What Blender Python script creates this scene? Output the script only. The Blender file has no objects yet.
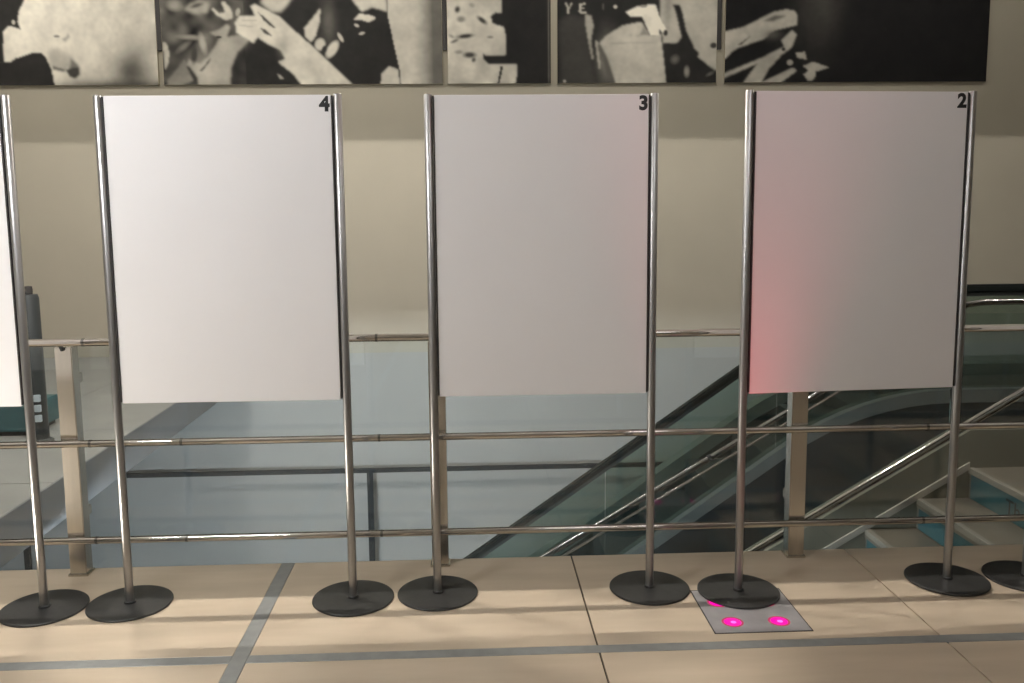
import bpy, bmesh, math, random
import numpy as np
from mathutils import Vector, Matrix

random.seed(7)
S = bpy.context.scene
COL = S.collection

# ------------------------------------------------------------------ camera
FPX, PITCH, ROLL, YAW = 875.46, 0.1215, 0.0099, 0.0400
cam_d = bpy.data.cameras.new('camera')
cam = bpy.data.objects.new('camera', cam_d)
COL.objects.link(cam)
S.camera = cam
cam_d.sensor_width = 36.0
cam_d.lens = FPX / 1024 * 36.0
cam_d.shift_x = 6.52 / 1024
cam_d.shift_y = -24.32 / 1024
cam_d.clip_start = 0.05
fw = Vector((math.sin(YAW) * math.cos(PITCH), math.cos(YAW) * math.cos(PITCH), -math.sin(PITCH)))
rt = Vector((math.cos(YAW), -math.sin(YAW), 0))
dn = fw.cross(rt)
rt2 = rt * math.cos(ROLL) + dn * math.sin(ROLL)
dn2 = dn * math.cos(ROLL) - rt * math.sin(ROLL)
cam.matrix_world = Matrix(((rt2.x, -dn2.x, -fw.x, 0), (rt2.y, -dn2.y, -fw.y, 0), (rt2.z, -dn2.z, -fw.z, 1.45), (0, 0, 0, 1)))

# ------------------------------------------------------------------ world, exposure
w = bpy.data.worlds.new('world')
S.world = w
w.use_nodes = True
w.node_tree.nodes['Background'].inputs[0].default_value = (0.75, 0.82, 0.9, 1)
w.node_tree.nodes['Background'].inputs[1].default_value = 0.05
S.view_settings.view_transform = 'Standard'
S.view_settings.look = 'None'
S.view_settings.gamma = 1.0
S.view_settings.use_curve_mapping = False
S.view_settings.exposure = 0.0
S.cycles.transparent_max_bounces = 24
S.cycles.sample_clamp_indirect = 4.0

# lamp outputs (radiance times lit width) ; every lamp is built further down
HALL_MAIN, HALL_MID = 11.8, 1.8
VOID = (27.0, 13.5, 9.5)
PICTURE = (10.0, 8.6, 6.2, 4.2)
LOWER = 57.0
LED_SPOT, LED_WHITE = 26.0, 42.0


# ------------------------------------------------------------------ materials
def mat(name, col, rough=0.5, metal=0.0, var=0.06, scale=6.0, stretch=(1, 1, 1), bump=0.0, bscale=60.0, spec=0.5, aniso=0.0, coat=0.0):
    m = bpy.data.materials.new(name)
    m.use_nodes = True
    nt = m.node_tree
    b = nt.nodes['Principled BSDF']
    b.inputs['Roughness'].default_value = rough
    b.inputs['Metallic'].default_value = metal
    b.inputs['Specular IOR Level'].default_value = spec
    b.inputs['Coat Weight'].default_value = coat
    tc = nt.nodes.new('ShaderNodeTexCoord')
    mp = nt.nodes.new('ShaderNodeMapping')
    mp.inputs['Scale'].default_value = stretch
    nt.links.new(tc.outputs['Object'], mp.inputs['Vector'])
    nz = nt.nodes.new('ShaderNodeTexNoise')
    nz.inputs['Scale'].default_value = scale
    nz.inputs['Detail'].default_value = 5
    nt.links.new(mp.outputs[0], nz.inputs['Vector'])
    cr = nt.nodes.new('ShaderNodeValToRGB')
    cr.color_ramp.elements[0].position = 0.3
    cr.color_ramp.elements[1].position = 0.7
    cr.color_ramp.elements[0].color = (*[c * (1 - var) for c in col], 1)
    cr.color_ramp.elements[1].color = (*[min(1, c * (1 + var)) for c in col], 1)
    nt.links.new(nz.outputs[0], cr.inputs[0])
    nt.links.new(cr.outputs[0], b.inputs['Base Color'])
    if bump:
        n2 = nt.nodes.new('ShaderNodeTexNoise')
        n2.inputs['Scale'].default_value = bscale
        nt.links.new(mp.outputs[0], n2.inputs['Vector'])
        bp = nt.nodes.new('ShaderNodeBump')
        bp.inputs['Strength'].default_value = bump
        bp.inputs['Distance'].default_value = 0.002
        nt.links.new(n2.outputs[0], bp.inputs['Height'])
        nt.links.new(bp.outputs[0], b.inputs['Normal'])
    return m


def glass_mat(name, tint, ior=1.5, rough=0.0):
    m = bpy.data.materials.new(name)
    m.use_nodes = True
    nt = m.node_tree
    nt.nodes.remove(nt.nodes['Principled BSDF'])
    out = nt.nodes['Material Output']
    tr = nt.nodes.new('ShaderNodeBsdfTransparent')
    nz = nt.nodes.new('ShaderNodeTexNoise')
    nz.inputs['Scale'].default_value = 1.5
    mx = nt.nodes.new('ShaderNodeMix')
    mx.data_type = 'RGBA'
    mx.inputs[6].default_value = (*[c * 0.98 for c in tint], 1)
    mx.inputs[7].default_value = (*tint, 1)
    nt.links.new(nz.outputs[0], mx.inputs[0])
    nt.links.new(mx.outputs[2], tr.inputs[0])
    gl = nt.nodes.new('ShaderNodeBsdfGlossy')
    gl.inputs['Roughness'].default_value = rough
    fr = nt.nodes.new('ShaderNodeFresnel')
    fr.inputs['IOR'].default_value = ior
    ms = nt.nodes.new('ShaderNodeMixShader')
    nt.links.new(fr.outputs[0], ms.inputs[0])
    nt.links.new(tr.outputs[0], ms.inputs[1])
    nt.links.new(gl.outputs[0], ms.inputs[2])
    nt.links.new(ms.outputs[0], out.inputs[0])
    return m


def emit_mat(name, col, strength):
    m = bpy.data.materials.new(name)
    m.use_nodes = True
    b = m.node_tree.nodes['Principled BSDF']
    b.inputs['Base Color'].default_value = (0.01, 0.01, 0.01, 1)
    b.inputs['Specular IOR Level'].default_value = 0.1
    b.inputs['Emission Color'].default_value = (*col, 1)
    b.inputs['Emission Strength'].default_value = strength
    return m


def print_mat(name):
    m = bpy.data.materials.new(name)
    m.use_nodes = True
    nt = m.node_tree
    b = nt.nodes['Principled BSDF']
    b.inputs['Roughness'].default_value = 0.7
    b.inputs['Specular IOR Level'].default_value = 0.08
    a = nt.nodes.new('ShaderNodeVertexColor')
    a.layer_name = 'ink'
    nt.links.new(a.outputs[0], b.inputs['Base Color'])
    return m


M = dict(
    tile=mat('polished_cream_stone', (0.60, 0.50, 0.378), 0.10, var=0.10, scale=2.2, stretch=(0.6, 3.2, 1), spec=0.36, bump=0.02, bscale=9),
    grout=mat('grout', (0.10, 0.085, 0.07), 0.9),
    strip=mat('zinc_strip', (0.30, 0.31, 0.30), 0.42, 0.25, var=0.08, scale=20),
    wall=mat('beige_wall_paint', (0.405, 0.375, 0.305), 0.75, var=0.025, scale=2.0, bump=0.05, bscale=140),
    white_wall=mat('white_wall_paint', (0.62, 0.61, 0.58), 0.8, var=0.02),
    ceil=mat('ceiling_paint', (0.60, 0.59, 0.56), 0.85, var=0.02),
    board=mat('white_board', (0.80, 0.79, 0.80), 0.55, var=0.012, scale=3, bump=0.03, bscale=90, spec=0.3),
    steel=mat('satin_steel', (0.43, 0.425, 0.42), 0.36, 0.95, var=0.05, scale=30, stretch=(1, 1, 0.05)),
    rail=mat('polished_steel', (0.56, 0.53, 0.50), 0.085, 1.0, var=0.015, scale=14, stretch=(0.3, 1, 1)),
    post=mat('brushed_steel_post', (0.58, 0.55, 0.50), 0.24, 1.0, var=0.05, scale=25, stretch=(3, 3, 0.1)),
    gasket=mat('black_rubber', (0.025, 0.022, 0.022), 0.6),
    base=mat('dark_base_metal', (0.045, 0.045, 0.044), 0.42, 0.35, var=0.12, scale=40, bump=0.08, bscale=300),
    ink=mat('black_print', (0.012, 0.012, 0.014), 0.5),
    glass=glass_mat('green_tinted_glass', (0.91, 0.942, 0.952)),
    dglass=glass_mat('smoked_green_glass', (0.66, 0.75, 0.72)),
    darkrail=mat('dark_painted_rail', (0.03, 0.034, 0.036), 0.6, 0.0, spec=0.2),
    handrail=mat('black_escalator_rubber', (0.010, 0.013, 0.012), 0.6, spec=0.15),
    deck=mat('escalator_deck_metal', (0.26, 0.28, 0.265), 0.38, 0.6, var=0.06, scale=10),
    truss=mat('dark_cladding', (0.022, 0.026, 0.026), 0.55, 0.0, var=0.1, scale=4),
    stepm=mat('grooved_step_metal', (0.10, 0.105, 0.105), 0.5, 0.5),
    tread=mat('stair_stone', (0.19, 0.165, 0.130), 0.35, var=0.08, scale=5),
    nosing=mat('pale_nosing_strip', (0.30, 0.28, 0.235), 0.45),
    riser=mat('stair_riser_stone', (0.17, 0.15, 0.12), 0.4, var=0.08, scale=5),
    teal=mat('teal_decal', (0.042, 0.125, 0.14), 0.5, var=0.25, scale=4.5),
    olive=mat('olive_grey_cladding', (0.19, 0.188, 0.145), 0.55, var=0.06, scale=3),
    greystone=mat('grey_stone', (0.30, 0.295, 0.28), 0.4, var=0.08, scale=3),
    fascia=mat('pale_fascia_paint', (0.21, 0.215, 0.225), 0.6, var=0.03),
    satin=mat('dull_steel', (0.22, 0.22, 0.215), 0.18, 1.0, var=0.03),
    lowgrey=mat('grey_lower_wall', (0.375, 0.37, 0.35), 0.7, var=0.025, scale=2.0),
    skirt=mat('pale_skirting', (0.46, 0.43, 0.365), 0.45),
    lowwall=mat('lower_floor_grey', (0.36, 0.37, 0.38), 0.5, var=0.04),
    plate=mat('led_plate_steel', (0.34, 0.33, 0.335), 0.4, 0.15, var=0.06, scale=18),
    pillar=mat('dark_grey_plastic', (0.03, 0.035, 0.037), 0.45),
    pale_patch=mat('pale_patch_blue', (0.6, 0.68, 0.74), 0.5),
    housing=mat('lamp_housing', (0.35, 0.35, 0.35), 0.5, 0.5),
    panel=mat('poster_panel_edge', (0.34, 0.30, 0.22), 0.6),
    printm=print_mat('monochrome_print'),
    led_white=emit_mat('white_led', (1.0, 0.94, 0.84), 6.0),
    led=emit_mat('magenta_led', (1.0, 0.0, 0.42), 1.1),
    led_hot=emit_mat('magenta_led_core', (1.0, 0.20, 0.90), 1.2),
    led_ring=emit_mat('pink_led_halo', (1.0, 0.09, 0.22), 0.55),  # halo glow around the lenses, put into the ring as emission
)


# ------------------------------------------------------------------ helpers
def obj(name, bm, m, parent=None, smooth=False, loc=(0, 0, 0), rz=0.0):
    me = bpy.data.meshes.new(name)
    if isinstance(bm, bmesh.types.BMesh):
        bmesh.ops.recalc_face_normals(bm, faces=bm.faces[:])
        bm.to_mesh(me)
        bm.free()
    else:
        me = bm
    if smooth:
        for p in me.polygons:
            p.use_smooth = True
        try:
            me.set_sharp_from_angle(angle=math.radians(40))
        except Exception:
            pass
    if m is not None:
        me.materials.append(m)
    o = bpy.data.objects.new(name, me)
    COL.objects.link(o)
    o.location = loc
    o.rotation_euler = (0, 0, rz)
    o.parent = parent
    return o


def empty(name, loc=(0, 0, 0), rz=0.0):
    o = bpy.data.objects.new(name, None)
    o.empty_display_size = 0.1
    COL.objects.link(o)
    o.location = loc
    o.rotation_euler = (0, 0, rz)
    return o


def tag(o, label=None, cat=None, group=None, kind=None):
    for k, v in (('label', label), ('category', cat), ('group', group), ('kind', kind)):
        if v:
            o[k] = v
    return o


def box(x0, x1, y0, y1, z0, z1, bev=0.0, bm=None, seg=2):
    b = bmesh.new()
    v = [b.verts.new((x, y, z)) for x in (x0, x1) for y in (y0, y1) for z in (z0, z1)]
    for f in ((0, 1, 3, 2), (4, 6, 7, 5), (0, 4, 5, 1), (2, 3, 7, 6), (0, 2, 6, 4), (1, 5, 7, 3)):
        b.faces.new([v[i] for i in f])
    if bev:
        bmesh.ops.bevel(b, geom=b.edges[:], offset=bev, segments=seg, affect='EDGES')
    if bm is None:
        return b
    tmp = bpy.data.meshes.new('tmp')
    b.to_mesh(tmp)
    b.free()
    bm.from_mesh(tmp)
    bpy.data.meshes.remove(tmp)
    return bm


def tube(pts, r, n=20, bm=None):
    b = bm or bmesh.new()
    P = [Vector(p) for p in pts]
    rings = []
    ref = None
    for i, p in enumerate(P):
        if i == 0:
            t = (P[1] - P[0]).normalized()
        elif i == len(P) - 1:
            t = (P[-1] - P[-2]).normalized()
        else:
            t = ((P[i] - P[i - 1]).normalized() + (P[i + 1] - P[i]).normalized()).normalized()
        if ref is None:
            ref = t.orthogonal().normalized()
        u = (ref - t * ref.dot(t)).normalized()
        ref = u
        v = t.cross(u)
        rings.append([b.verts.new(p + (u * math.cos(2 * math.pi * k / n) + v * math.sin(2 * math.pi * k / n)) * r) for k in range(n)])
    for a, c in zip(rings[:-1], rings[1:]):
        for k in range(n):
            b.faces.new((a[k], a[(k + 1) % n], c[(k + 1) % n], c[k]))
    b.faces.new(rings[0])
    b.faces.new(rings[-1])
    return b


def prism(pts, y0, y1, bm=None):
    """polygon in the XZ plane extruded along Y"""
    b = bm or bmesh.new()
    A = [b.verts.new((x, y0, z)) for x, z in pts]
    B = [b.verts.new((x, y1, z)) for x, z in pts]
    n = len(pts)
    for i in range(n):
        b.faces.new((A[i], A[(i + 1) % n], B[(i + 1) % n], B[i]))
    b.faces.new(A)
    b.faces.new(B)
    bmesh.ops.triangulate(b, faces=[f for f in b.faces if len(f.verts) > 4])
    return b


def lathe(prof, n=48, loc=(0, 0, 0)):
    b = bmesh.new()
    rings = []
    for r, z in prof:
        if r < 1e-6:
            rings.append([b.verts.new((loc[0], loc[1], loc[2] + z))])
        else:
            rings.append([b.verts.new((loc[0] + r * math.cos(2 * math.pi * k / n), loc[1] + r * math.sin(2 * math.pi * k / n), loc[2] + z)) for k in range(n)])
    for a, c in zip(rings[:-1], rings[1:]):
        for k in range(n):
            k2 = (k + 1) % n
            if len(a) == 1 and len(c) > 1:
                b.faces.new((a[0], c[k], c[k2]))
            elif len(c) == 1 and len(a) > 1:
                b.faces.new((a[k], a[k2], c[0]))
            elif len(a) > 1:
                b.faces.new((a[k], a[k2], c[k2], c[k]))
    return b


def text_mesh(s, height, bold=0.0):
    cu = bpy.data.curves.new('txt', 'FONT')
    cu.body = s
    cu.offset = bold
    cu.extrude = 0.0
    cu.resolution_u = 4
    o = bpy.data.objects.new('txt', cu)
    COL.objects.link(o)
    bpy.context.view_layer.update()
    dg = bpy.context.evaluated_depsgraph_get()
    me = bpy.data.meshes.new_from_object(o.evaluated_get(dg))
    bpy.data.objects.remove(o)
    bpy.data.curves.remove(cu)
    co = np.array([v.co[:] for v in me.vertices])
    lo, hi = co.min(0), co.max(0)
    k = height / (hi[1] - lo[1])
    for v in me.vertices:
        v.co = ((v.co.x - lo[0]) * k, (v.co.y - lo[1]) * k, 0)
    me.materials.clear()
    return me, (hi[0] - lo[0]) * k


def struct(name, bm, m, smooth=False):
    o = obj(name, bm, m, None, smooth)
    o['kind'] = 'structure'
    return o


# ------------------------------------------------------------------ floor with tiles
EDGE = 3.532
bm = box(-8, 8, -5, EDGE, -0.35, -0.014)
box(-8, -2.29, EDGE, 9.0, -0.20, -0.014, bm=bm)
floor = struct('floor', bm, M['grout'])
JX = [-7.83, -6.654, -5.478, -4.302, -3.126, -1.95, -0.774, 0.409, 1.580, 2.757, 3.933, 5.11, 6.29, 7.46]
SX = 0.0275
rows = [(2.767, EDGE), (1.56, 2.7155), (0.384, 1.556), (-0.79, 0.38), (-1.97, -0.794), (-3.14, -1.974), (-4.3, -3.144)]
for (y0, y1) in rows:
    for a, b_ in zip(JX[:-1], JX[1:]):
        x0 = a + (SX if abs(a + 0.774) < 1e-6 else 0.003)
        x1 = b_ - (SX if abs(b_ + 0.774) < 1e-6 else 0.003)
        obj('tile', box(x0, x1, y0, y1, -0.014, 0.0 + random.uniform(-0.0004, 0.0), 0.0012, seg=1), M['tile'], floor)
# walkway tiles along the far side of the void
for j, y0 in enumerate((3.552, 4.73, 5.906, 7.082, 8.258)):
    y1 = min(y0 + 1.172, 8.99)
    for x0, x1 in ((-7.8, -6.656), (-6.652, -5.48), (-5.476, -4.304), (-4.3, -3.128), (-3.124, -2.292)):
        obj('tile', box(x0, x1, y0, y1, -0.014, 0.0, 0.0012, seg=1), M['greystone'], floor)
obj('edge_fascia', box(-2.292, -2.282, EDGE + 0.002, 8.99, -0.24, -0.001, 0.002, seg=1), M['fascia'], floor)
obj('edge_fascia', box(-2.28, 7.9, EDGE + 0.001, EDGE + 0.006, -0.35, -0.13), M['fascia'], floor)
obj('metal_strip', box(-0.774 - SX + 0.001, -0.774 + SX - 0.001, -4.3, EDGE, -0.014, 0.0004, 0.0008, seg=1), M['strip'], floor)
obj('metal_strip', box(-0.774 + SX, 7.4, 2.7165, 2.766, -0.014, 0.0002, 0.0008, seg=1), M['strip'], floor)
obj('metal_strip', box(-7.8, -0.774 - SX, 2.7165, 2.766, -0.014, 0.0002, 0.0008, seg=1), M['strip'], floor)

# ------------------------------------------------------------------ walls, ceilings
struct('wall_back', box(-8, 8, 9.0, 9.2, 0.0, 5.0), M['wall'])
struct('wall_back', box(-8, 8, 9.0, 9.2, -2.5, 0.0), M['lowgrey'])  # greyer tone for the wall below floor level
struct('wall_left', box(-8.2, -8, -5, 9.2, -2.5, 5.0), M['white_wall'])
struct('wall_right', box(8, 8.2, -5, 9.2, -2.5, 5.0), M['wall'])
struct('wall_front', box(-8.2, 8.2, -5.2, -5, -2.5, 5.0), M['white_wall'])
struct('ceiling', box(-8, 8, -5, 3.62, 2.86, 3.1), M['ceil'])
struct('trim_1', box(-8, 8, 3.5, 3.62, 2.605, 4.9), M['ceil'])
struct('ceiling', box(-8, 8, 3.62, 9.0, 4.8, 5.0), M['ceil'])
struct('cutoff_beam', box(-8, 8, 6.2, 6.32, 3.054, 4.8), M['ceil'])  # unseen beam added to cut the void lamps' light high on the wall
struct('floor', box(-8, 8, -5, 9.0, -2.5, -2.3), M['lowwall'])


# ------------------------------------------------------------------ lamps
def lamp(x, y, z, L, power, label, hang, r=0.018, col=(1.0, 0.92, 0.83), group='ceiling tube lamps'):
    o = empty('tube_lamp', (x, y, z))
    m = emit_mat('tube_light', col, power / (L * 2 * r))
    obj('tube', tube([(-L / 2, 0, 0), (L / 2, 0, 0)], r, 16), m, o, True)
    obj('housing', box(-L / 2 - 0.03, L / 2 + 0.03, -0.02, 0.02, r + 0.006, r + 0.030, 0.003), M['housing'], o)
    for s in (-1, 1):
        obj('end_cap', box(s * (L / 2 + 0.012) - 0.012, s * (L / 2 + 0.012) + 0.012, -r - 0.002, r + 0.002, -r - 0.002, r + 0.012, 0.003), M['housing'], o)
        obj('stem', tube([(s * L * 0.3, 0, r + 0.02), (s * L * 0.3, 0, hang)], 0.006, 8), M['housing'], o)
    tag(o, label, 'lamp', group)


lamp(-1.90, 1.5, 2.75, 0.90, HALL_MAIN, 'bright tube lamp hanging over the stand numbered 4', 0.11, 0.05, col=(0.97, 0.98, 1.0))
lamp(0.96, 1.5, 2.75, 0.90, HALL_MID, 'dim tube lamp hanging between the stands numbered 3 and 2', 0.11, 0.05, col=(0.97, 0.98, 1.0))
for x, pw, where in zip((-2.10, 0.95, 4.4), VOID, ('above the walkway end', 'above the foot of the staircase', 'above the staircase landing')):
    lamp(x, 4.5, 3.60, 0.55, pw, 'slim tube lamp hanging over the void ' + where, 1.2, 0.016, (1.0, 0.93, 0.85), 'tube lamps over the void')
for x, pw, where in zip((-4.4, -1.5, 1.4, 4.4), PICTURE, ('dark silhouette', 'clasped hands', 'white ribbon', 'pale fingers')):
    lamp(x, 7.3, 4.62, 0.9, pw, 'picture lamp on the high ceiling before the poster with the ' + where, 0.18, 0.02, (1.0, 0.94, 0.85), 'picture lamps')
lamp(-1.6, 3.0, -0.41, 0.9, LOWER, 'cool tube lamp under the floor slab facing the far wall', 0.06, 0.02, (0.85, 0.93, 1.0), 'lower floor lamps')

# ------------------------------------------------------------------ numbered display stands
def disc_profile(R):
    return [(0, 0), (R - 0.002, 0), (R, 0.002), (R, 0.006), (R - 0.002, 0.008), (0.03, 0.0085), (0, 0.0085)]


def stand(x0, y0, x1, y1, number, label, z0=0.0):
    cx, cy = (x0 + x1) / 2, (y0 + y1) / 2
    half = math.hypot(x1 - x0, y1 - y0) / 2
    o = empty('display_stand', (cx, cy, z0), math.atan2(y1 - y0, x1 - x0))
    PR, T = 0.0150, 1.862
    for s in (-1, 1):
        bp = obj('base', lathe(disc_profile(0.1525), 64, (s * half, 0, 0)), M['base'], o, True)
        obj('base_collar', lathe([(0.0, 0.0075), (0.021, 0.0075), (0.021, 0.013), (0.019, 0.015), (0, 0.015)], 24, (s * half, 0, 0)), M['base'], bp, True)
        pl = obj('pole', lathe([(0, 0.008), (PR, 0.008), (PR, T - 0.003), (PR - 0.002, T), (0, T)], 32, (s * half, 0, 0)), M['steel'], o, True)
        obj('screw', lathe([(0, 0), (0.003, 0), (0.003, 0.002), (0, 0.0025)], 10, (s * (half + PR * 0.9), 0, T - 0.10)), M['steel'], pl)
        xi = s * (half - PR - 0.0008)
        gw = 0.0055
        obj('edge_channel', box(min(xi, xi - s * gw), max(xi, xi - s * gw), -0.010, 0.010, 0.772, T - 0.006, 0.0008, seg=1), M['gasket'], o)
    hw = half - PR - 0.0070
    bd = obj('board', box(-hw, hw, -0.007, 0.005, 0.767, T - 0.003, 0.0012, seg=1), M['board'], o)
    if number:
        me, wd = text_mesh(number, 0.054, 0.045)
        t = obj('number', me, M['ink'], bd, loc=(hw - 0.004 - wd, -0.0074, T - 0.007 - 0.054))
        t.rotation_euler = (math.pi / 2, 0, 0)
    tag(o, label, 'display stand', 'white boards on twin steel poles')
    return o


stand(-1.290, 3.180, -0.458, 3.174, '4', 'brightly lit blank white board on twin poles, marked 4')
stand(-0.141, 3.198, 0.672, 3.195, '3', 'greyish white blank board on twin poles, marked 3, before the escalator foot')
stand(1.001, 3.140, 1.840, 3.193, '2', 'pink-lit blank board on twin steel poles marked with the number 2', 0.0022)
stand(-2.416, 3.166, -1.596, 3.162, None, 'bright cream board stand cut off beside the stand numbered 4')
stand(2.160, 3.200, 2.985, 3.195, None, 'stand of which only a round black base shows beside stand 2')

# ------------------------------------------------------------------ led floor plate
def led_plate(cx, cy, lens, ring, core, beam, power, label, size=80, blend=1.0):
    pl = empty('led_floor_plate', (cx, cy, 0))
    hs = 0.168
    obj('rim', box(-hs - 0.004, hs + 0.004, -hs - 0.004, hs + 0.006, 0.0, 0.0012), M['gasket'], pl)
    obj('plate', box(-hs, hs, -hs, hs, 0.0, 0.002, 0.0006, seg=1), M['plate'], pl)
    for (lx, ly) in ((-0.087, -0.093), (0.078, -0.096), (-0.096, 0.062), (0.075, 0.056)):
        ld = obj('led', lathe([(0, 0.0), (0.031, 0.0), (0.030, 0.0026), (0.018, 0.0034), (0, 0.0036)], 32, (lx, ly, 0)), lens, pl, True)
        obj('led_rim', lathe([(0.031, 0.0), (0.038, 0.0), (0.038, 0.0024), (0.0315, 0.0030), (0.031, 0.0)], 32, (lx, ly, 0)), ring, ld)
        obj('led_core', lathe([(0, 0.0036), (0.010, 0.0037), (0.006, 0.0042), (0, 0.0044)], 20, (lx + 0.002, ly - 0.004, 0)), core, ld)
        sp = bpy.data.lights.new('led_beam', 'SPOT')
        sp.energy = power
        sp.color = beam
        sp.spot_size = math.radians(size)
        sp.spot_blend = blend
        sp.shadow_soft_size = 0.03
        so = bpy.data.objects.new('led_beam', sp)
        COL.objects.link(so)
        so.parent = ld
        so.location = (lx, ly, 0.012)
        so.rotation_euler = (math.pi, 0, 0)
    tag(pl, label, 'floor light', 'floor light plates')


led_plate(0.993, 2.990, M['led'], M['led_ring'], M['led_hot'], (1.0, 0.10, 0.16), LED_SPOT, 'square steel floor plate with glowing magenta lights under a stand base', 48)
led_plate(-2.70, 2.60, M['led_white'], M['gasket'], M['led_white'], (1.0, 0.92, 0.80), LED_WHITE, 'square steel floor plate with white lights before the cream board', 168, 0.12)

# ------------------------------------------------------------------ guard rail
gr = empty('guard_rail', (0, 3.43, 0))
GY = 3.43
posts = [-4.54, -3.07, -1.597, -0.139, 1.340, 2.81, 4.28]
for x in posts:
    p = obj('post', box(x - 0.033, x + 0.033, 0.022, 0.082, 0.006, 0.935, 0.003), M['post'], gr)
    obj('base_shoe', box(x - 0.040, x + 0.040, 0.016, 0.086, 0.0, 0.010, 0.002), M['post'], p)
    for z in (0.157, 0.553):
        obj('bracket', tube([(x, 0.0, z), (x, 0.024, z)], 0.008, 12), M['darkrail'], p, True)
    obj('bracket', tube([(x, 0.02, 0.925), (x, 0.0, 0.950)], 0.008, 12), M['darkrail'], p, True)
for z, r in ((0.957, 0.0150), (0.553, 0.0140), (0.157, 0.0140)):
    rl = obj('rail', tube([(-5.2, 0, z), (5.2, 0, z)], r, 28), M['rail'], gr, True)
    for x in (-3.0, -1.505, -1.150, -0.372, 1.86, 3.3):
        obj('joint_collar', tube([(x - 0.005, 0, z), (x + 0.005, 0, z)], r + 0.0009, 20), M['satin'], rl, True)
for a, b_ in zip(posts[:-1], posts[1:]):
    obj('glass_panel', box(a + 0.006, b_ - 0.006, 0.104, 0.114, -0.11, 0.925), M['glass'], gr)
for k in range(len(posts)):
    for z in (0.25, 0.80):
        obj('glass_clamp', box(posts[k] - 0.028, posts[k] + 0.028, 0.080, 0.119, z - 0.02, z + 0.02, 0.003), M['post'], gr)
tag(gr, 'steel and glass guard rail behind the stands along the floor edge', 'railing')

# ------------------------------------------------------------------ staircase
RUN, RISE, X0 = 0.287, 0.170, 2.760
SY0, SY1 = 3.62, 4.63
NST = 13
sc = empty('staircase', (X0, SY0, 0))
ox, oy = X0, SY0


def nose(x):
    return (min(x, X0) - X0) * RISE / RUN


landing = obj('landing', box(0.021, 4.2, 0, SY1 - oy, -0.30, 0.0, 0.002, seg=1), M['tread'], sc)
obj('nosing', box(-0.002, 0.030, 0.0, SY1 - oy, -0.03, 0.003, 0.002, seg=1), M['nosing'], sc)
for k in range(1, NST + 1):
    xr = -(k - 1) * RUN
    zt = -RISE * k
    if k < NST:
        obj('tread', box(xr - RUN, xr + 0.012, 0, SY1 - oy, zt - 0.05, zt, 0.002, seg=1), M['tread'], sc)
        obj('nosing', box(xr - RUN - 0.002, xr - RUN + 0.030, 0, SY1 - oy, zt - 0.03, zt + 0.003, 0.002, seg=1), M['nosing'], sc)
    rs = obj('riser', box(xr + 0.004, xr + 0.02, 0, SY1 - oy, zt, zt + RISE - 0.02), M['riser'], sc)
    if k <= 6:
        dc = obj('riser_decal', box(xr + 0.0015, xr + 0.0045, 0.02, SY1 - oy - 0.025, zt + 0.004, zt + RISE - 0.028), M['teal'], rs)
# lettering on the top riser, reading along the step
me, wd = text_mesh('Th', 0.080, 0.010)
t = obj('riser_lettering', me, M['ink'], bpy.data.objects['riser'], loc=(0.0008, 4.285 - oy, -0.137))
t.rotation_euler = (math.pi / 2, 0, -math.pi / 2)
# sloping wall beside the steps, with a pale skirting following the step noses
XB = X0 - NST * RUN
pts = [(XB - ox, -2.30), (XB - ox, nose(XB) + 0.215), (0.0, 0.215), (4.2, 0.215), (4.2, -0.32), (0.3, -0.32)]
cb = obj('side_wall', prism(pts, SY1 - oy, SY1 - oy + 0.14), M['olive'], sc)
sk = [(XB - ox, nose(XB) - 0.005), (0.0, -0.005), (0.0, 0.035), (XB - ox, nose(XB) + 0.035)]
obj('skirting', prism(sk, SY1 - oy - 0.012, SY1 - oy + 0.001), M['skirt'], sc)
tag(sc, 'stone staircase with teal risers and steel handrails beyond the guard rail', 'staircase')


def path_xz(dz, xa, xb, bend=0.0):
    return [(xa, nose(xa) + dz), (X0 - 0.10 - bend, nose(X0 - 0.10 - bend) + dz), (X0 - 0.02, dz - 0.012), (X0 + 0.08, dz), (xb, dz)]


# far handrail with glass
pp = path_xz(0.92, XB, 6.6, 0.05)
hr = obj('handrail', tube([(x, 0, z) for x, z in pp], 0.017, 24), M['satin'], sc, True, (-ox, 4.70 - oy, 0))
obj('glass_cap', tube([(x, 0, z - 0.062) for x, z in pp[:2]], 0.008, 12), M['rail'], hr, True)
for x in (1.31, 1.98):
    obj('joint_collar', tube([(x, 0, nose(x) + 0.92), (x + 0.02, 0, nose(x + 0.02) + 0.92)], 0.0195, 20), M['darkrail'], hr, True)
for x in (2.705, 5.0, -0.75):
    obj('post', box(x - 0.022, x + 0.022, -0.02, 0.02, nose(x) + 0.2, nose(x) + 0.91, 0.003), M['darkrail'], hr)
gp = [(-0.72, nose(-0.72) + 0.215), (2.675, nose(2.675) + 0.215), (2.675, nose(2.675) + 0.86), (-0.72, nose(-0.72) + 0.86)]
obj('glass_panel', prism(gp, -0.005, 0.005), M['glass'], hr)
obj('glass_panel', box(2.735, 4.97, -0.005, 0.005, 0.215, 0.86), M['glass'], hr)
# near handrail
hn = obj('handrail', tube([(x, 0, z) for x, z in path_xz(0.815, XB, 5.5)], 0.0185, 24), M['rail'], sc, True, (-ox, 3.72 - oy, 0))
for x in (0.3, 3.6, -0.7):
    zz = nose(x)
    obj('post', tube([(x, 0, zz - 0.10 if x < X0 else 0.0), (x, 0, zz + 0.81)], 0.014, 14), M['steel'], hn, True)

# ------------------------------------------------------------------ escalator
es = empty('escalator', (0, 6.40, 0))
EZ, ESL = 0.835, 0.699


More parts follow.
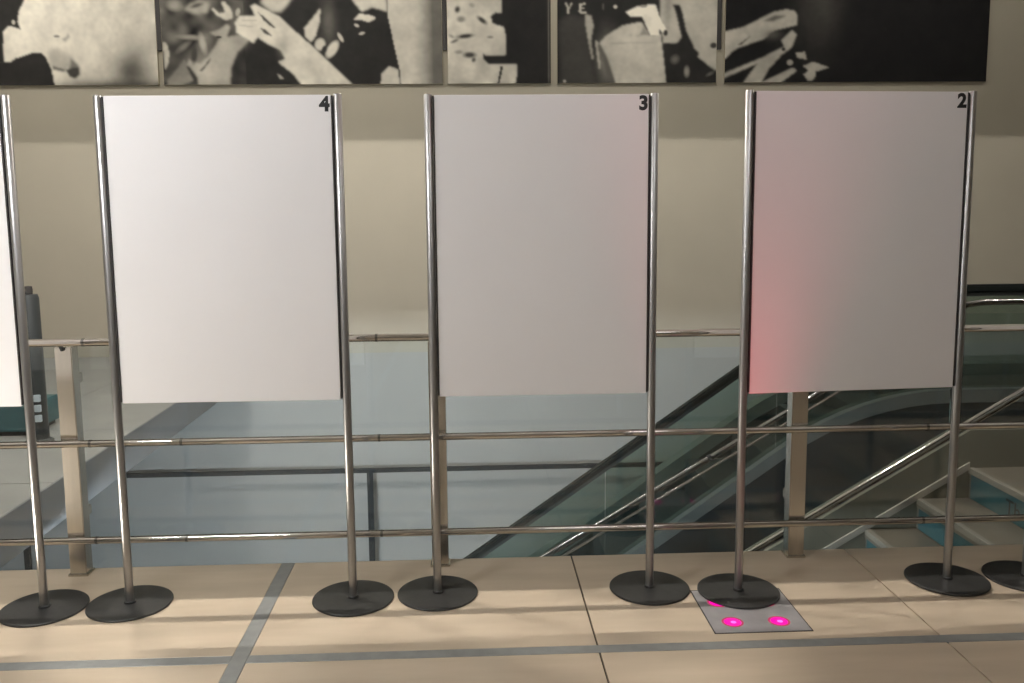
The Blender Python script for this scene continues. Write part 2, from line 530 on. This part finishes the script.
def esc_path(zt, x_top, xa=-3.2, xb=6.8, slope=ESL, R=1.2, off=0.0):
    """incline up to a level run, with a rounded knee"""
    a = math.atan(slope)
    d = R * math.tan(a / 2)
    pts = [(xa, zt - (x_top - xa) * slope)]
    for k in range(9):
        th = a * (1 - k / 8)
        pts.append((x_top + d - R * math.sin(th), zt - R * (1 - math.cos(th))))
    pts.append((xb, zt))
    return [(x, z) for x, z in pts if x <= xb]


hp = esc_path(EZ, 2.85, R=0.9)
dp = esc_path(0.05, 2.93, R=2.2)


def band(path, up, down):
    return [(x, z + up) for x, z in path] + [(x, z - down) for x, z in reversed(path)]


def sweep_rect(path, hw, up, down, bm=None):
    """thick band following the path in XZ, hw to either side in Y"""
    b = bm or bmesh.new()
    rings = []
    for x, z in path:
        rings.append([b.verts.new(v) for v in ((x, -hw, z - down), (x, hw, z - down), (x, hw, z + up), (x, -hw, z + up))])
    for a, c in zip(rings[:-1], rings[1:]):
        for k in range(4):
            b.faces.new((a[k], a[(k + 1) % 4], c[(k + 1) % 4], c[k]))
    b.faces.new(rings[0])
    b.faces.new(rings[-1])
    return b


h_bm = sweep_rect(hp, 0.038, 0.028, 0.028)
bmesh.ops.bevel(h_bm, geom=h_bm.edges[:], offset=0.012, segments=2, affect='EDGES')
h_ = obj('handrail', h_bm, M['handrail'], es, True)
obj('handrail_guide', sweep_rect([(x, z - 0.045) for x, z in hp], 0.018, 0.02, 0.014), M['truss'], h_)
# glass between handrail and deck, in panels
gx = [-2.9, -1.6, -0.3, 1.0, 2.3, 3.6, 4.9, 6.2]


def interp(path, x):
    for (xa, za), (xb, zb) in zip(path[:-1], path[1:]):
        if xa <= x <= xb:
            return za + (zb - za) * (x - xa) / (xb - xa)
    return path[-1][1]


for a, b_ in zip(gx[:-1], gx[1:]):
    xs = np.linspace(a + 0.003, b_ - 0.003, 8)
    b = sweep_rect([(x, (interp(hp, x) + interp(dp, x)) / 2) for x in xs], 0.005, 0, 0)
    b.free()
    b = bmesh.new()
    rings = []
    for x in xs:
        lo, hi = interp(dp, x) + 0.02, interp(hp, x) - 0.04
        rings.append([b.verts.new(v) for v in ((x, -0.005, lo), (x, 0.005, lo), (x, 0.005, hi), (x, -0.005, hi))])
    for p_, q_ in zip(rings[:-1], rings[1:]):
        for k in range(4):
            b.faces.new((p_[k], p_[(k + 1) % 4], q_[(k + 1) % 4], q_[k]))
    b.faces.new(rings[0])
    b.faces.new(rings[-1])
    obj('glass_panel', b, M['dglass'], es)
obj('deck', sweep_rect(dp, 0.07, 0.025, 0.075), M['deck'], es)
ck = sweep_rect([(x, z - 0.075) for x, z in dp], 0.06, 0, 1.15)
obj('cladding', ck, M['truss'], es)
fd = [(x, z) for x, z in dp]
d2 = obj('deck', sweep_rect(fd, 0.07, 0.025, 0.10), M['deck'], es, loc=(0, 1.05, 0))
obj('cladding', sweep_rect([(x, z - 0.1) for x, z in fd], 0.05, 0, 1.0), M['truss'], es, loc=(0, 1.05, 0))
x = -2.6
while x < 3.6:
    z = interp(dp, x + 0.2) - 0.16
    obj('step', box(x, x + 0.40, 0.08, 0.97, z - 0.30, z, 0.006, seg=1), M['stepm'], es)
    x += 0.405
obj('landing_plate', box(3.6, 6.8, 0.08, 0.97, -0.16, -0.02, 0.004, seg=1), M['stepm'], es)
tag(es, 'escalator with black handrail and glass side rising beyond the staircase', 'escalator')

# ------------------------------------------------------------------ dark low rail along the far wall
lr = empty('wall_side_rail', (0, 8.80, -2.3))
obj('rail', box(-6.0, 7.0, -0.02, 0.02, 1.085, 1.130, 0.006), M['darkrail'], lr)
for x in (-4.57, -1.06, 2.44, 5.95):
    obj('post', box(x - 0.03, x + 0.03, -0.02, 0.02, 0.0, 1.09, 0.004), M['darkrail'], lr)
tag(lr, 'dark slim railing on the lower floor in front of the far wall', 'railing')

# ------------------------------------------------------------------ things on the walkway
pi_ = empty('information_pillar', (-2.775, 5.60, 0))
obj('column', lathe([(0, 0), (0.085, 0), (0.085, 0.015), (0.06, 0.03), (0.058, 0.93), (0.050, 0.955), (0, 0.957)], 32), M['pillar'], pi_, True)
obj('knob', lathe([(0, 0.955), (0.024, 0.955), (0.026, 0.985), (0.022, 1.005), (0, 1.008)], 20), M['gasket'], pi_, True)
for z in (0.30, 0.235, 0.17):
    obj('pale_patch', box(0.012, 0.050, -0.066, -0.045, z - 0.022, z + 0.022, 0.002), M['pale_patch'], pi_)  # small pale squares stacked on the column front
tag(pi_, 'slim dark grey pillar with black knob beyond the guard rail', 'pillar')
bn = empty('low_bench', (-3.93, 5.95, 0))
obj('seat_block', box(-1.03, 1.03, -0.18, 0.22, 0.03, 0.20, 0.008), M['teal'], bn)
obj('plinth', box(-1.0, 1.0, -0.16, 0.20, 0.0, 0.032), M['gasket'], bn)
tag(bn, 'low teal bench on a dark plinth behind the dark grey pillar', 'bench')

# ------------------------------------------------------------------ photographic posters
V0, V1 = -63.0, 84.0


class Print:
    def __init__(s, u0, u1, bg):
        s.u0, s.u1 = u0, u1
        s.nu, s.nv = int((u1 - u0)) + 1, int(V1 - V0) + 1
        s.U, s.V = np.meshgrid(np.linspace(u0, u1, s.nu), np.linspace(V0, V1, s.nv))
        s.a = np.full(s.U.shape, float(bg))

    def blur(s, m, sg):
        if sg <= 0:
            return m
        r = max(1, int(3 * sg))
        k = np.exp(-0.5 * (np.arange(-r, r + 1) / sg) ** 2)
        k /= k.sum()
        m = np.apply_along_axis(lambda v: np.convolve(np.pad(v, r, mode='edge'), k, 'valid'), 0, m)
        return np.apply_along_axis(lambda v: np.convolve(np.pad(v, r, mode='edge'), k, 'valid'), 1, m)

    def mix(s, m, val):
        s.a = s.a * (1 - m) + val * m

    def poly(s, pts, val, sg=0.7):
        m = np.zeros(s.U.shape, bool)
        n = len(pts)
        for i in range(n):
            x1, y1 = pts[i]
            x2, y2 = pts[(i + 1) % n]
            if y1 == y2:
                continue
            c = ((y1 > s.V) != (y2 > s.V)) & (s.U < (x2 - x1) * (s.V - y1) / (y2 - y1) + x1)
            m ^= c
        s.mix(s.blur(m.astype(float), sg), val)

    def ell(s, c, r, val, rot=0.0, soft=0.25):
        co, si = math.cos(rot), math.sin(rot)
        du, dv = s.U - c[0], s.V - c[1]
        d = np.sqrt(((du * co + dv * si) / r[0]) ** 2 + ((-du * si + dv * co) / r[1]) ** 2)
        s.mix(np.clip((1 + soft - d) / (2 * soft), 0, 1), val)

    def gauss(s, c, r, val, amt=1.0):
        s.mix(amt * np.exp(-0.5 * (((s.U - c[0]) / r[0]) ** 2 + ((s.V - c[1]) / r[1]) ** 2)), val)

    def grain(s, amp, sg, seed, region=None):
        rg = np.random.RandomState(seed)
        n = s.blur(rg.randn(*s.U.shape), sg)
        n /= n.std() + 1e-9
        k = 1.0 if region is None else region
        s.a = np.clip(s.a * (1 + amp * n * k), 0.006, 1)

    def build(s, x0, x1, zb, label, bar=False):
        px = 0.0096
        zt = zb + (V1 - V0) * px
        o = empty('photo_poster', ((x0 + x1) / 2, 9.0, zb))
        hw, h = (x1 - x0) / 2, zt - zb
        obj('backing_panel', box(-hw, hw, -0.030, -0.001, 0, h, 0.002, seg=1), M['panel'], o)
        if bar:
            obj('gap_strip', box(hw + 0.001, hw + 0.046, -0.028, -0.001, 0.33, h, 0.002, seg=1), M['gasket'], o)  # dark strip filling the upper gap beside the poster
        X = -hw + 0.003 + (s.U - s.u0) / (s.u1 - s.u0) * (2 * hw - 0.006)
        Z = 0.003 + (V1 - s.V) / (V1 - V0) * (h - 0.006)
        co = np.stack([X, np.full_like(X, -0.0315), Z], -1).reshape(-1, 3)
        nu, nv = s.nu, s.nv
        i = (np.arange(nv - 1)[:, None] * nu + np.arange(nu - 1)[None, :]).reshape(-1)
        faces = np.stack([i, i + nu, i + nu + 1, i + 1], -1)
        me = bpy.data.meshes.new('print')
        me.vertices.add(len(co))
        me.vertices.foreach_set('co', co.astype(np.float32).ravel())
        me.loops.add(faces.size)
        me.loops.foreach_set('vertex_index', faces.astype(np.int32).ravel())
        me.polygons.add(len(faces))
        me.polygons.foreach_set('loop_start', np.arange(0, faces.size, 4, dtype=np.int32))
        me.update(calc_edges=True)
        ca = me.color_attributes.new('ink', 'FLOAT_COLOR', 'POINT')
        v = np.clip(s.a * 1.12, 0.006, 0.9).ravel()
        rgba = np.stack([v, v * 0.95 + 0.0005, v * 0.83 + 0.003, np.ones_like(v)], -1).astype(np.float32)
        ca.data.foreach_set('color', rgba.ravel())
        obj('print', me, M['printm'], o)
        tag(o, label, 'poster', 'monochrome posters on the far wall')


# 1: figure in black before a pale background
p = Print(-135, 158, 0.70)
p.a = 0.74 - 0.22 * np.clip((p.U - 20) / 138, 0, 1)
p.poly([(29, 0), (22.5, 11), (21, 21), (23.4, 28.7), (12, 25), (5.6, 30.6), (4, 62), (-140, 62), (-140, -70), (60, -70)], 0.025, 0.6)
p.ell((16.5, 21.5), (1.6, 2.2), 0.5)
p.poly([(48, 57), (51, 66), (62, 69), (76, 66), (71, 56), (61, 48), (52, 48)], 0.42, 2.2)
p.poly([(-140, 61), (10, 61), (16, 57), (32, 52), (42, 51), (46, 55), (51.5, 69), (54, 90), (-140, 90)], 0.025, 0.6)
p.poly([(63, 65), (68, 69), (71, 62), (70, 56), (76, 61), (79.5, 66), (79.5, 74), (74, 77.5), (69, 75)], 0.16, 1.2)
p.poly([(66, 69), (74, 66), (79, 67), (78, 74), (74, 77), (69, 75)], 0.05, 0.8)
p.poly([(52, 64), (58, 66), (65, 68), (64, 71), (53, 68)], 0.12, 0.9)
p.ell((58.5, 35.3), (3, 1.3), 0.22)
p.poly([(64, 38), (68, 36), (70.5, 32), (71.5, 36), (67, 41)], 0.34, 0.9)
p.gauss((130, 72), (14, 17), 0.03, 0.88)
p.gauss((136, 60), (5, 12), 0.10, 0.35)
p.gauss((110, 87), (44, 6), 0.02, 0.97)
p.a = p.blur(p.a, 0.55)
p.grain(0.06, 4.5, 21)
p.grain(0.03, 1.5, 1)
p.build(-5.846, -3.033, 2.707, 'poster of a dark silhouette against a pale cream background', True)

# 2: clasped hands and arms among leaves
p = Print(163, 441, 0.022)
p.poly([(163, -70), (240, -70), (246, 10), (232, 40), (205, 50), (200, 86), (163, 86)], 0.075, 4)
p.grain(0.45, 4, 5, (p.U < 245) * 1.0)
p.ell((177, 5), (6, 4.5), 0.30, 0.2, 0.6)
p.poly([(187, 9), (193, 3), (203, 0), (212, 3), (209, 12), (196, 14)], 0.30, 1.4)
p.ell((199, 5), (6, 2), 0.09, -0.3, 0.5)
p.poly([(213.6, 8.8), (218, 14.6), (226.8, 19.8), (234, 17.6), (232.6, 8.8), (226.8, 1.5), (223, 1.5), (226.8, 11.7), (221, 13.2), (215, 7.3)], 0.52, 0.8)
p.ell((239, 11.7), (2.2, 4), 0.36, 0.3)
p.ell((191.6, 36.6), (11, 2.2), 0.26, 0.05, 0.6)
p.ell((203, 43), (3, 9), 0.34, -0.2, 0.5)
p.ell((184, 46), (2.5, 8), 0.16, 0.9, 0.6)
p.poly([(163.8, 41), (167.5, 42.5), (169.6, 52.7), (168, 63), (164.5, 70)], 0.48, 0.7)
p.poly([(166.7, 79), (177, 67.4), (184, 58.6), (190, 69), (197.5, 80.6), (196, 90), (166.7, 90)], 0.20, 1.0)
p.poly([(210.7, 32), (219.5, 29), (228, 23.4), (231, 26.4), (226.8, 36.6), (243, 33.7), (248.7, 39.5), (237, 51), (229.7, 67.4), (228, 90), (197.5, 90), (194.5, 73), (185.8, 64.5), (188.7, 58.6), (199, 63), (207.7, 55.7), (216.5, 44), (219.5, 38)], 0.36, 1.1)
p.gauss((208, 72), (10, 14), 0.50, 0.6)
p.gauss((240, 40), (5, 6), 0.18, 0.7)
p.ell((194, 54), (3, 8), 0.05, 0.1, 0.4)
p.ell((219, 36.5), (3, 1.4), 0.05)
p.poly([(199, 70), (206, 62), (211, 56), (209, 61), (201, 71)], 0.06, 0.7)
p.poly([(186, 66), (189, 66), (197, 78), (197, 86), (178, 86), (192, 80)], 0.04, 0.9)
p.poly([(262, 3), (266, -10), (300, -70), (345, -70), (291, 0), (287, 6), (281, 11.7), (272, 11)], 0.46, 1.5)
p.poly([(235.6, 22), (240, 16), (256, 15.4), (251.7, 5.9), (256, 3.7), (266, 8.8), (279.5, 16), (292.7, 29.3), (302.6, 37.8), (325, 59), (355.5, 90), (303, 90), (291, 73), (276.6, 61.5), (284, 58.6), (279.5, 49.8), (266, 42.5), (257.5, 36.6), (253, 42.5), (237, 32.2)], 0.58, 0.8)
p.poly([(257.5, 10), (262, 14), (275.6, 27), (273.6, 28), (264, 20)], 0.05, 0.6)
p.poly([(260, 27), (266, 29), (271.5, 35.5), (265, 33.7)], 0.05, 0.6)
p.poly([(240, 24), (254, 26), (254, 27), (240, 25)], 0.36, 0.6)
p.poly([(243, 19), (258, 20), (258, 21), (243, 20)], 0.36, 0.6)
p.gauss((283, 44), (4, 7), 0.30, 0.7)
p.gauss((303, 62), (9, 3), 0.45, 0.3)
p.poly([(275, 73), (280, 76), (283, 79), (278, 78)], 0.35, 0.6)
p.poly([(304, 28), (320.7, 7.6), (319, 22.7), (314.7, 36), (310, 42), (305, 36)], 0.56, 0.8)
p.gauss((328, 22), (5, 14), 0.12, 0.7)
p.ell((319, 44), (5, 6), 0.5, 0.3)
p.ell((331, 49), (4.5, 9.5), 0.52, 0.6)
p.ell((323, 49), (2.5, 4), 0.03, 0.3)
p.ell((339.6, 37), (1.8, 5), 0.45, -0.5)
p.poly([(352.5, 0), (340, -70), (392, -70), (386, 0), (387, 11.4), (372, 6.8), (361.6, 11.4)], 0.50, 0.9)
p.poly([(353, 19.7), (358.6, 13.6), (367.7, 14.4), (376, 17.4), (367.7, 22), (360, 19)], 0.56, 0.6)
p.ell((356, 25), (2.5, 1.5), 0.45, 0.5)
p.ell((361, 33), (3, 1.3), 0.4, -0.3)
msk = p.a.copy()
p.poly([(389, -70), (445, -70), (445, 90), (399.5, 90), (398, 69.6), (387, 13.6)], 9.0, 0.5)
tone = 0.50 - 0.38 * np.clip((p.U - 412) / 20, 0, 1) ** 1.3
m = np.clip((p.a - msk) / (9.0 - msk), 0, 1)
p.a = msk * (1 - m) + tone * m
p.poly([(378, 90), (379.8, 74), (387, 66), (396.4, 69.6), (398, 90)], 0.50, 0.7)
p.a = p.blur(p.a, 0.55)
p.grain(0.06, 4.5, 22)
p.grain(0.03, 1.5, 2)
p.build(-2.985, -0.241, 2.707, 'poster of pale clasped hands and forearms over dark clothing', True)

# 3: crumpled pale cloth beside black
p = Print(448, 552, 0.50)
p.grain(0.10, 5, 11)
for c, r, v, ro in (((458.4, 9.2), (2.6, 3.2), 0.05, 0.3), ((462, 19), (4, 3), 0.22, 0), ((483, 20), (5.5, 2.4), 0.05, 0.65), ((466, 36), (8, 2.3), 0.04, -0.12), ((455, 41), (4, 1.5), 0.15, -0.4), ((470, 55), (6, 3), 0.05, 0.0), ((474, 60), (2, 2.4), 0.10, 0.5), ((491, 37), (3, 1.4), 0.2, 0), ((459, 52), (4, 2), 0.25, 0), ((473, 5), (3, 2), 0.3, 0.5), ((452, 36), (3, 1.5), 0.3, 0.5)):
    p.ell(c, r, v, ro, 0.45)
p.poly([(502.6, -70), (502, 12.5), (496.6, 11.9), (491.4, 15.8), (492.7, 22.4), (499, 25.7), (504.5, 26.3), (507, 38), (506, 55), (486, 56), (483.5, 53), (483.5, 59), (488.7, 64.5), (517.7, 64.5), (517.7, 73.8), (515, 90), (555, 90), (555, -70)], 0.018, 0.7)
p.poly([(501, 66), (504, 66.5), (498.6, 90), (496.6, 90)], 0.02, 0.5)
p.poly([(549.2, -70), (550.2, -70), (550.2, 90), (549.2, 90)], 0.14, 0.4)
p.a = p.blur(p.a, 0.55)
p.grain(0.06, 4.5, 23)
p.grain(0.03, 1.5, 3)
p.build(-0.192, 0.840, 2.707, 'narrow poster of crumpled pale cloth beside a black area')

# 4: pale skirt and white ribbon
p = Print(559, 717, 0.020)
p.poly([(561, 20), (572, 15), (587, 18), (592, 60), (596, 90), (563, 90)], 0.045, 2.0)
for pts in ([(566.5, 3), (568.5, 3), (571, 8), (570.6, 14), (569, 14), (569, 8.5)], [(572.4, 3), (574, 3), (571.2, 8.5), (570.2, 8)],
            [(580.5, 4), (587, 2.5), (587, 4), (582.5, 5.2), (582.3, 11.5), (587.5, 11), (587.5, 13), (581.5, 13.5), (580, 11)], [(582, 7.5), (586, 7), (586, 8.4), (582, 8.8)]):
    p.poly(pts, 0.42, 0.5)
p.poly([(603.6, 4), (605, 4), (605, 10), (603.6, 10)], 0.14, 0.6)
p.ell((616, 6.6), (1.8, 1.6), 0.62)
p.poly([(586.7, 14.5), (592, 15.4), (594.4, 25.6), (592, 41), (594.6, 60), (593, 60), (589.5, 42), (587, 26)], 0.34, 0.8)
p.poly([(596, 40), (599, 42), (602, 70), (600, 70)], 0.34, 0.7)
p.poly([(659, -70), (720, -70), (720, 74), (698, 58), (680, 44), (664, 44), (661, 20)], 0.44, 1.0)
p.gauss((690, -5), (10, 16), 0.55, 0.5)
p.gauss((668, 5), (3, 20), 0.20, 0.6)
p.poly([(623.5, 25.6), (642, 22), (650, 36), (661, 34), (668, 90), (618, 90), (606, 55), (600.4, 44), (606, 36.7)], 0.50, 0.8)
p.gauss((608, 60), (6, 16), 0.30, 0.6)
p.poly([(599, 46), (601, 44), (607, 55), (619, 90), (612, 90)], 0.10, 1.0)
p.poly([(625, 34), (640, 36), (650, 36), (644, 26), (640, 36.5)], 0.25, 1.0)
p.poly([(612, 43), (655, 42), (655, 43), (612, 44.5)], 0.38, 0.7)
p.poly([(627, 12), (637, 6.8), (648, 5), (656, 5), (659, 15.4), (668, 32.5), (663, 32.5), (659, 28), (660, 35), (651, 36), (643, 17), (632, 17)], 0.82, 0.6)
p.poly([(638, 6), (648, 5), (646, 8)], 0.25, 0.5)
p.poly([(673, 5), (680, 5), (683, 13.7), (686.7, 30.8), (695, 48), (700, 53), (698.7, 58), (714, 72), (716.5, 90), (668, 90), (664.5, 43.6), (676.5, 44.4), (681.6, 37.6), (676.5, 15.4)], 0.022, 0.8)
p.ell((666, 33), (2.2, 3.2), 0.04)
p.ell((714, 46), (3.5, 3), 0.04)
p.ell((675.6, 60), (3.5, 4), 0.13, 0.5, 0.6)
p.ell((687.6, 72.6), (2.4, 5), 0.26, 0, 0.5)
p.ell((711, 75), (4, 1.5), 0.12, -0.5, 0.5)
p.ell((566, 82), (1.4, 1.4), 0.4)
p.a = p.blur(p.a, 0.55)
p.grain(0.06, 4.5, 24)
p.grain(0.03, 1.5, 4)
p.build(0.902, 2.512, 2.707, 'poster of a pale skirt with a white ribbon on black', True)

# 5: fingers emerging from black
p = Print(725, 988, 0.013)
p.gauss((818, 8), (13, 24), 0.060, 0.9)
p.poly([(725, 32), (744, 27), (759, 19), (773.6, 11.7), (785, 9.5), (793, 11), (796, 16), (796, 25), (785, 28), (773.6, 30.8), (763, 39.5), (738.4, 48), (731, 53), (725, 60)], 0.42, 0.8)
p.poly([(760, 22), (773.6, 15.4), (785, 16), (773.6, 21)], 0.13, 1.0)
p.poly([(738, 45), (751.6, 35), (741, 46)], 0.03, 0.7)
p.gauss((771, 35), (6, 3.5), 0.10, 0.8)
p.poly([(781, 41), (791, 30.8), (795.6, 35), (791, 48), (781, 55.7), (769, 70), (759, 90), (740, 90), (757.5, 64.5), (724, 79.5), (724, 75), (762, 58.6), (784, 47)], 0.38, 0.8)
p.ell((783, 50), (2, 2), 0.04)
p.poly([(762, 84), (792.6, 69), (797, 72), (774, 90), (760, 90)], 0.36, 0.7)
p.poly([(795.6, 54), (804, 52.7), (806.5, 60.8), (797, 58.6)], 0.38, 0.6)
p.poly([(803, 67.4), (813, 63), (829, 69), (816, 73), (815, 79), (812, 83), (808, 82), (804, 76), (808.7, 71.8)], 0.38, 0.6)
p.ell((789.7, 63.7), (3, 2.8), 0.32)
p.a = p.blur(p.a, 0.55)
p.grain(0.06, 4.5, 26)
p.grain(0.03, 1.5, 6)
p.build(2.593, 5.303, 2.707, 'mostly black poster with pale fingers in its lower corner')
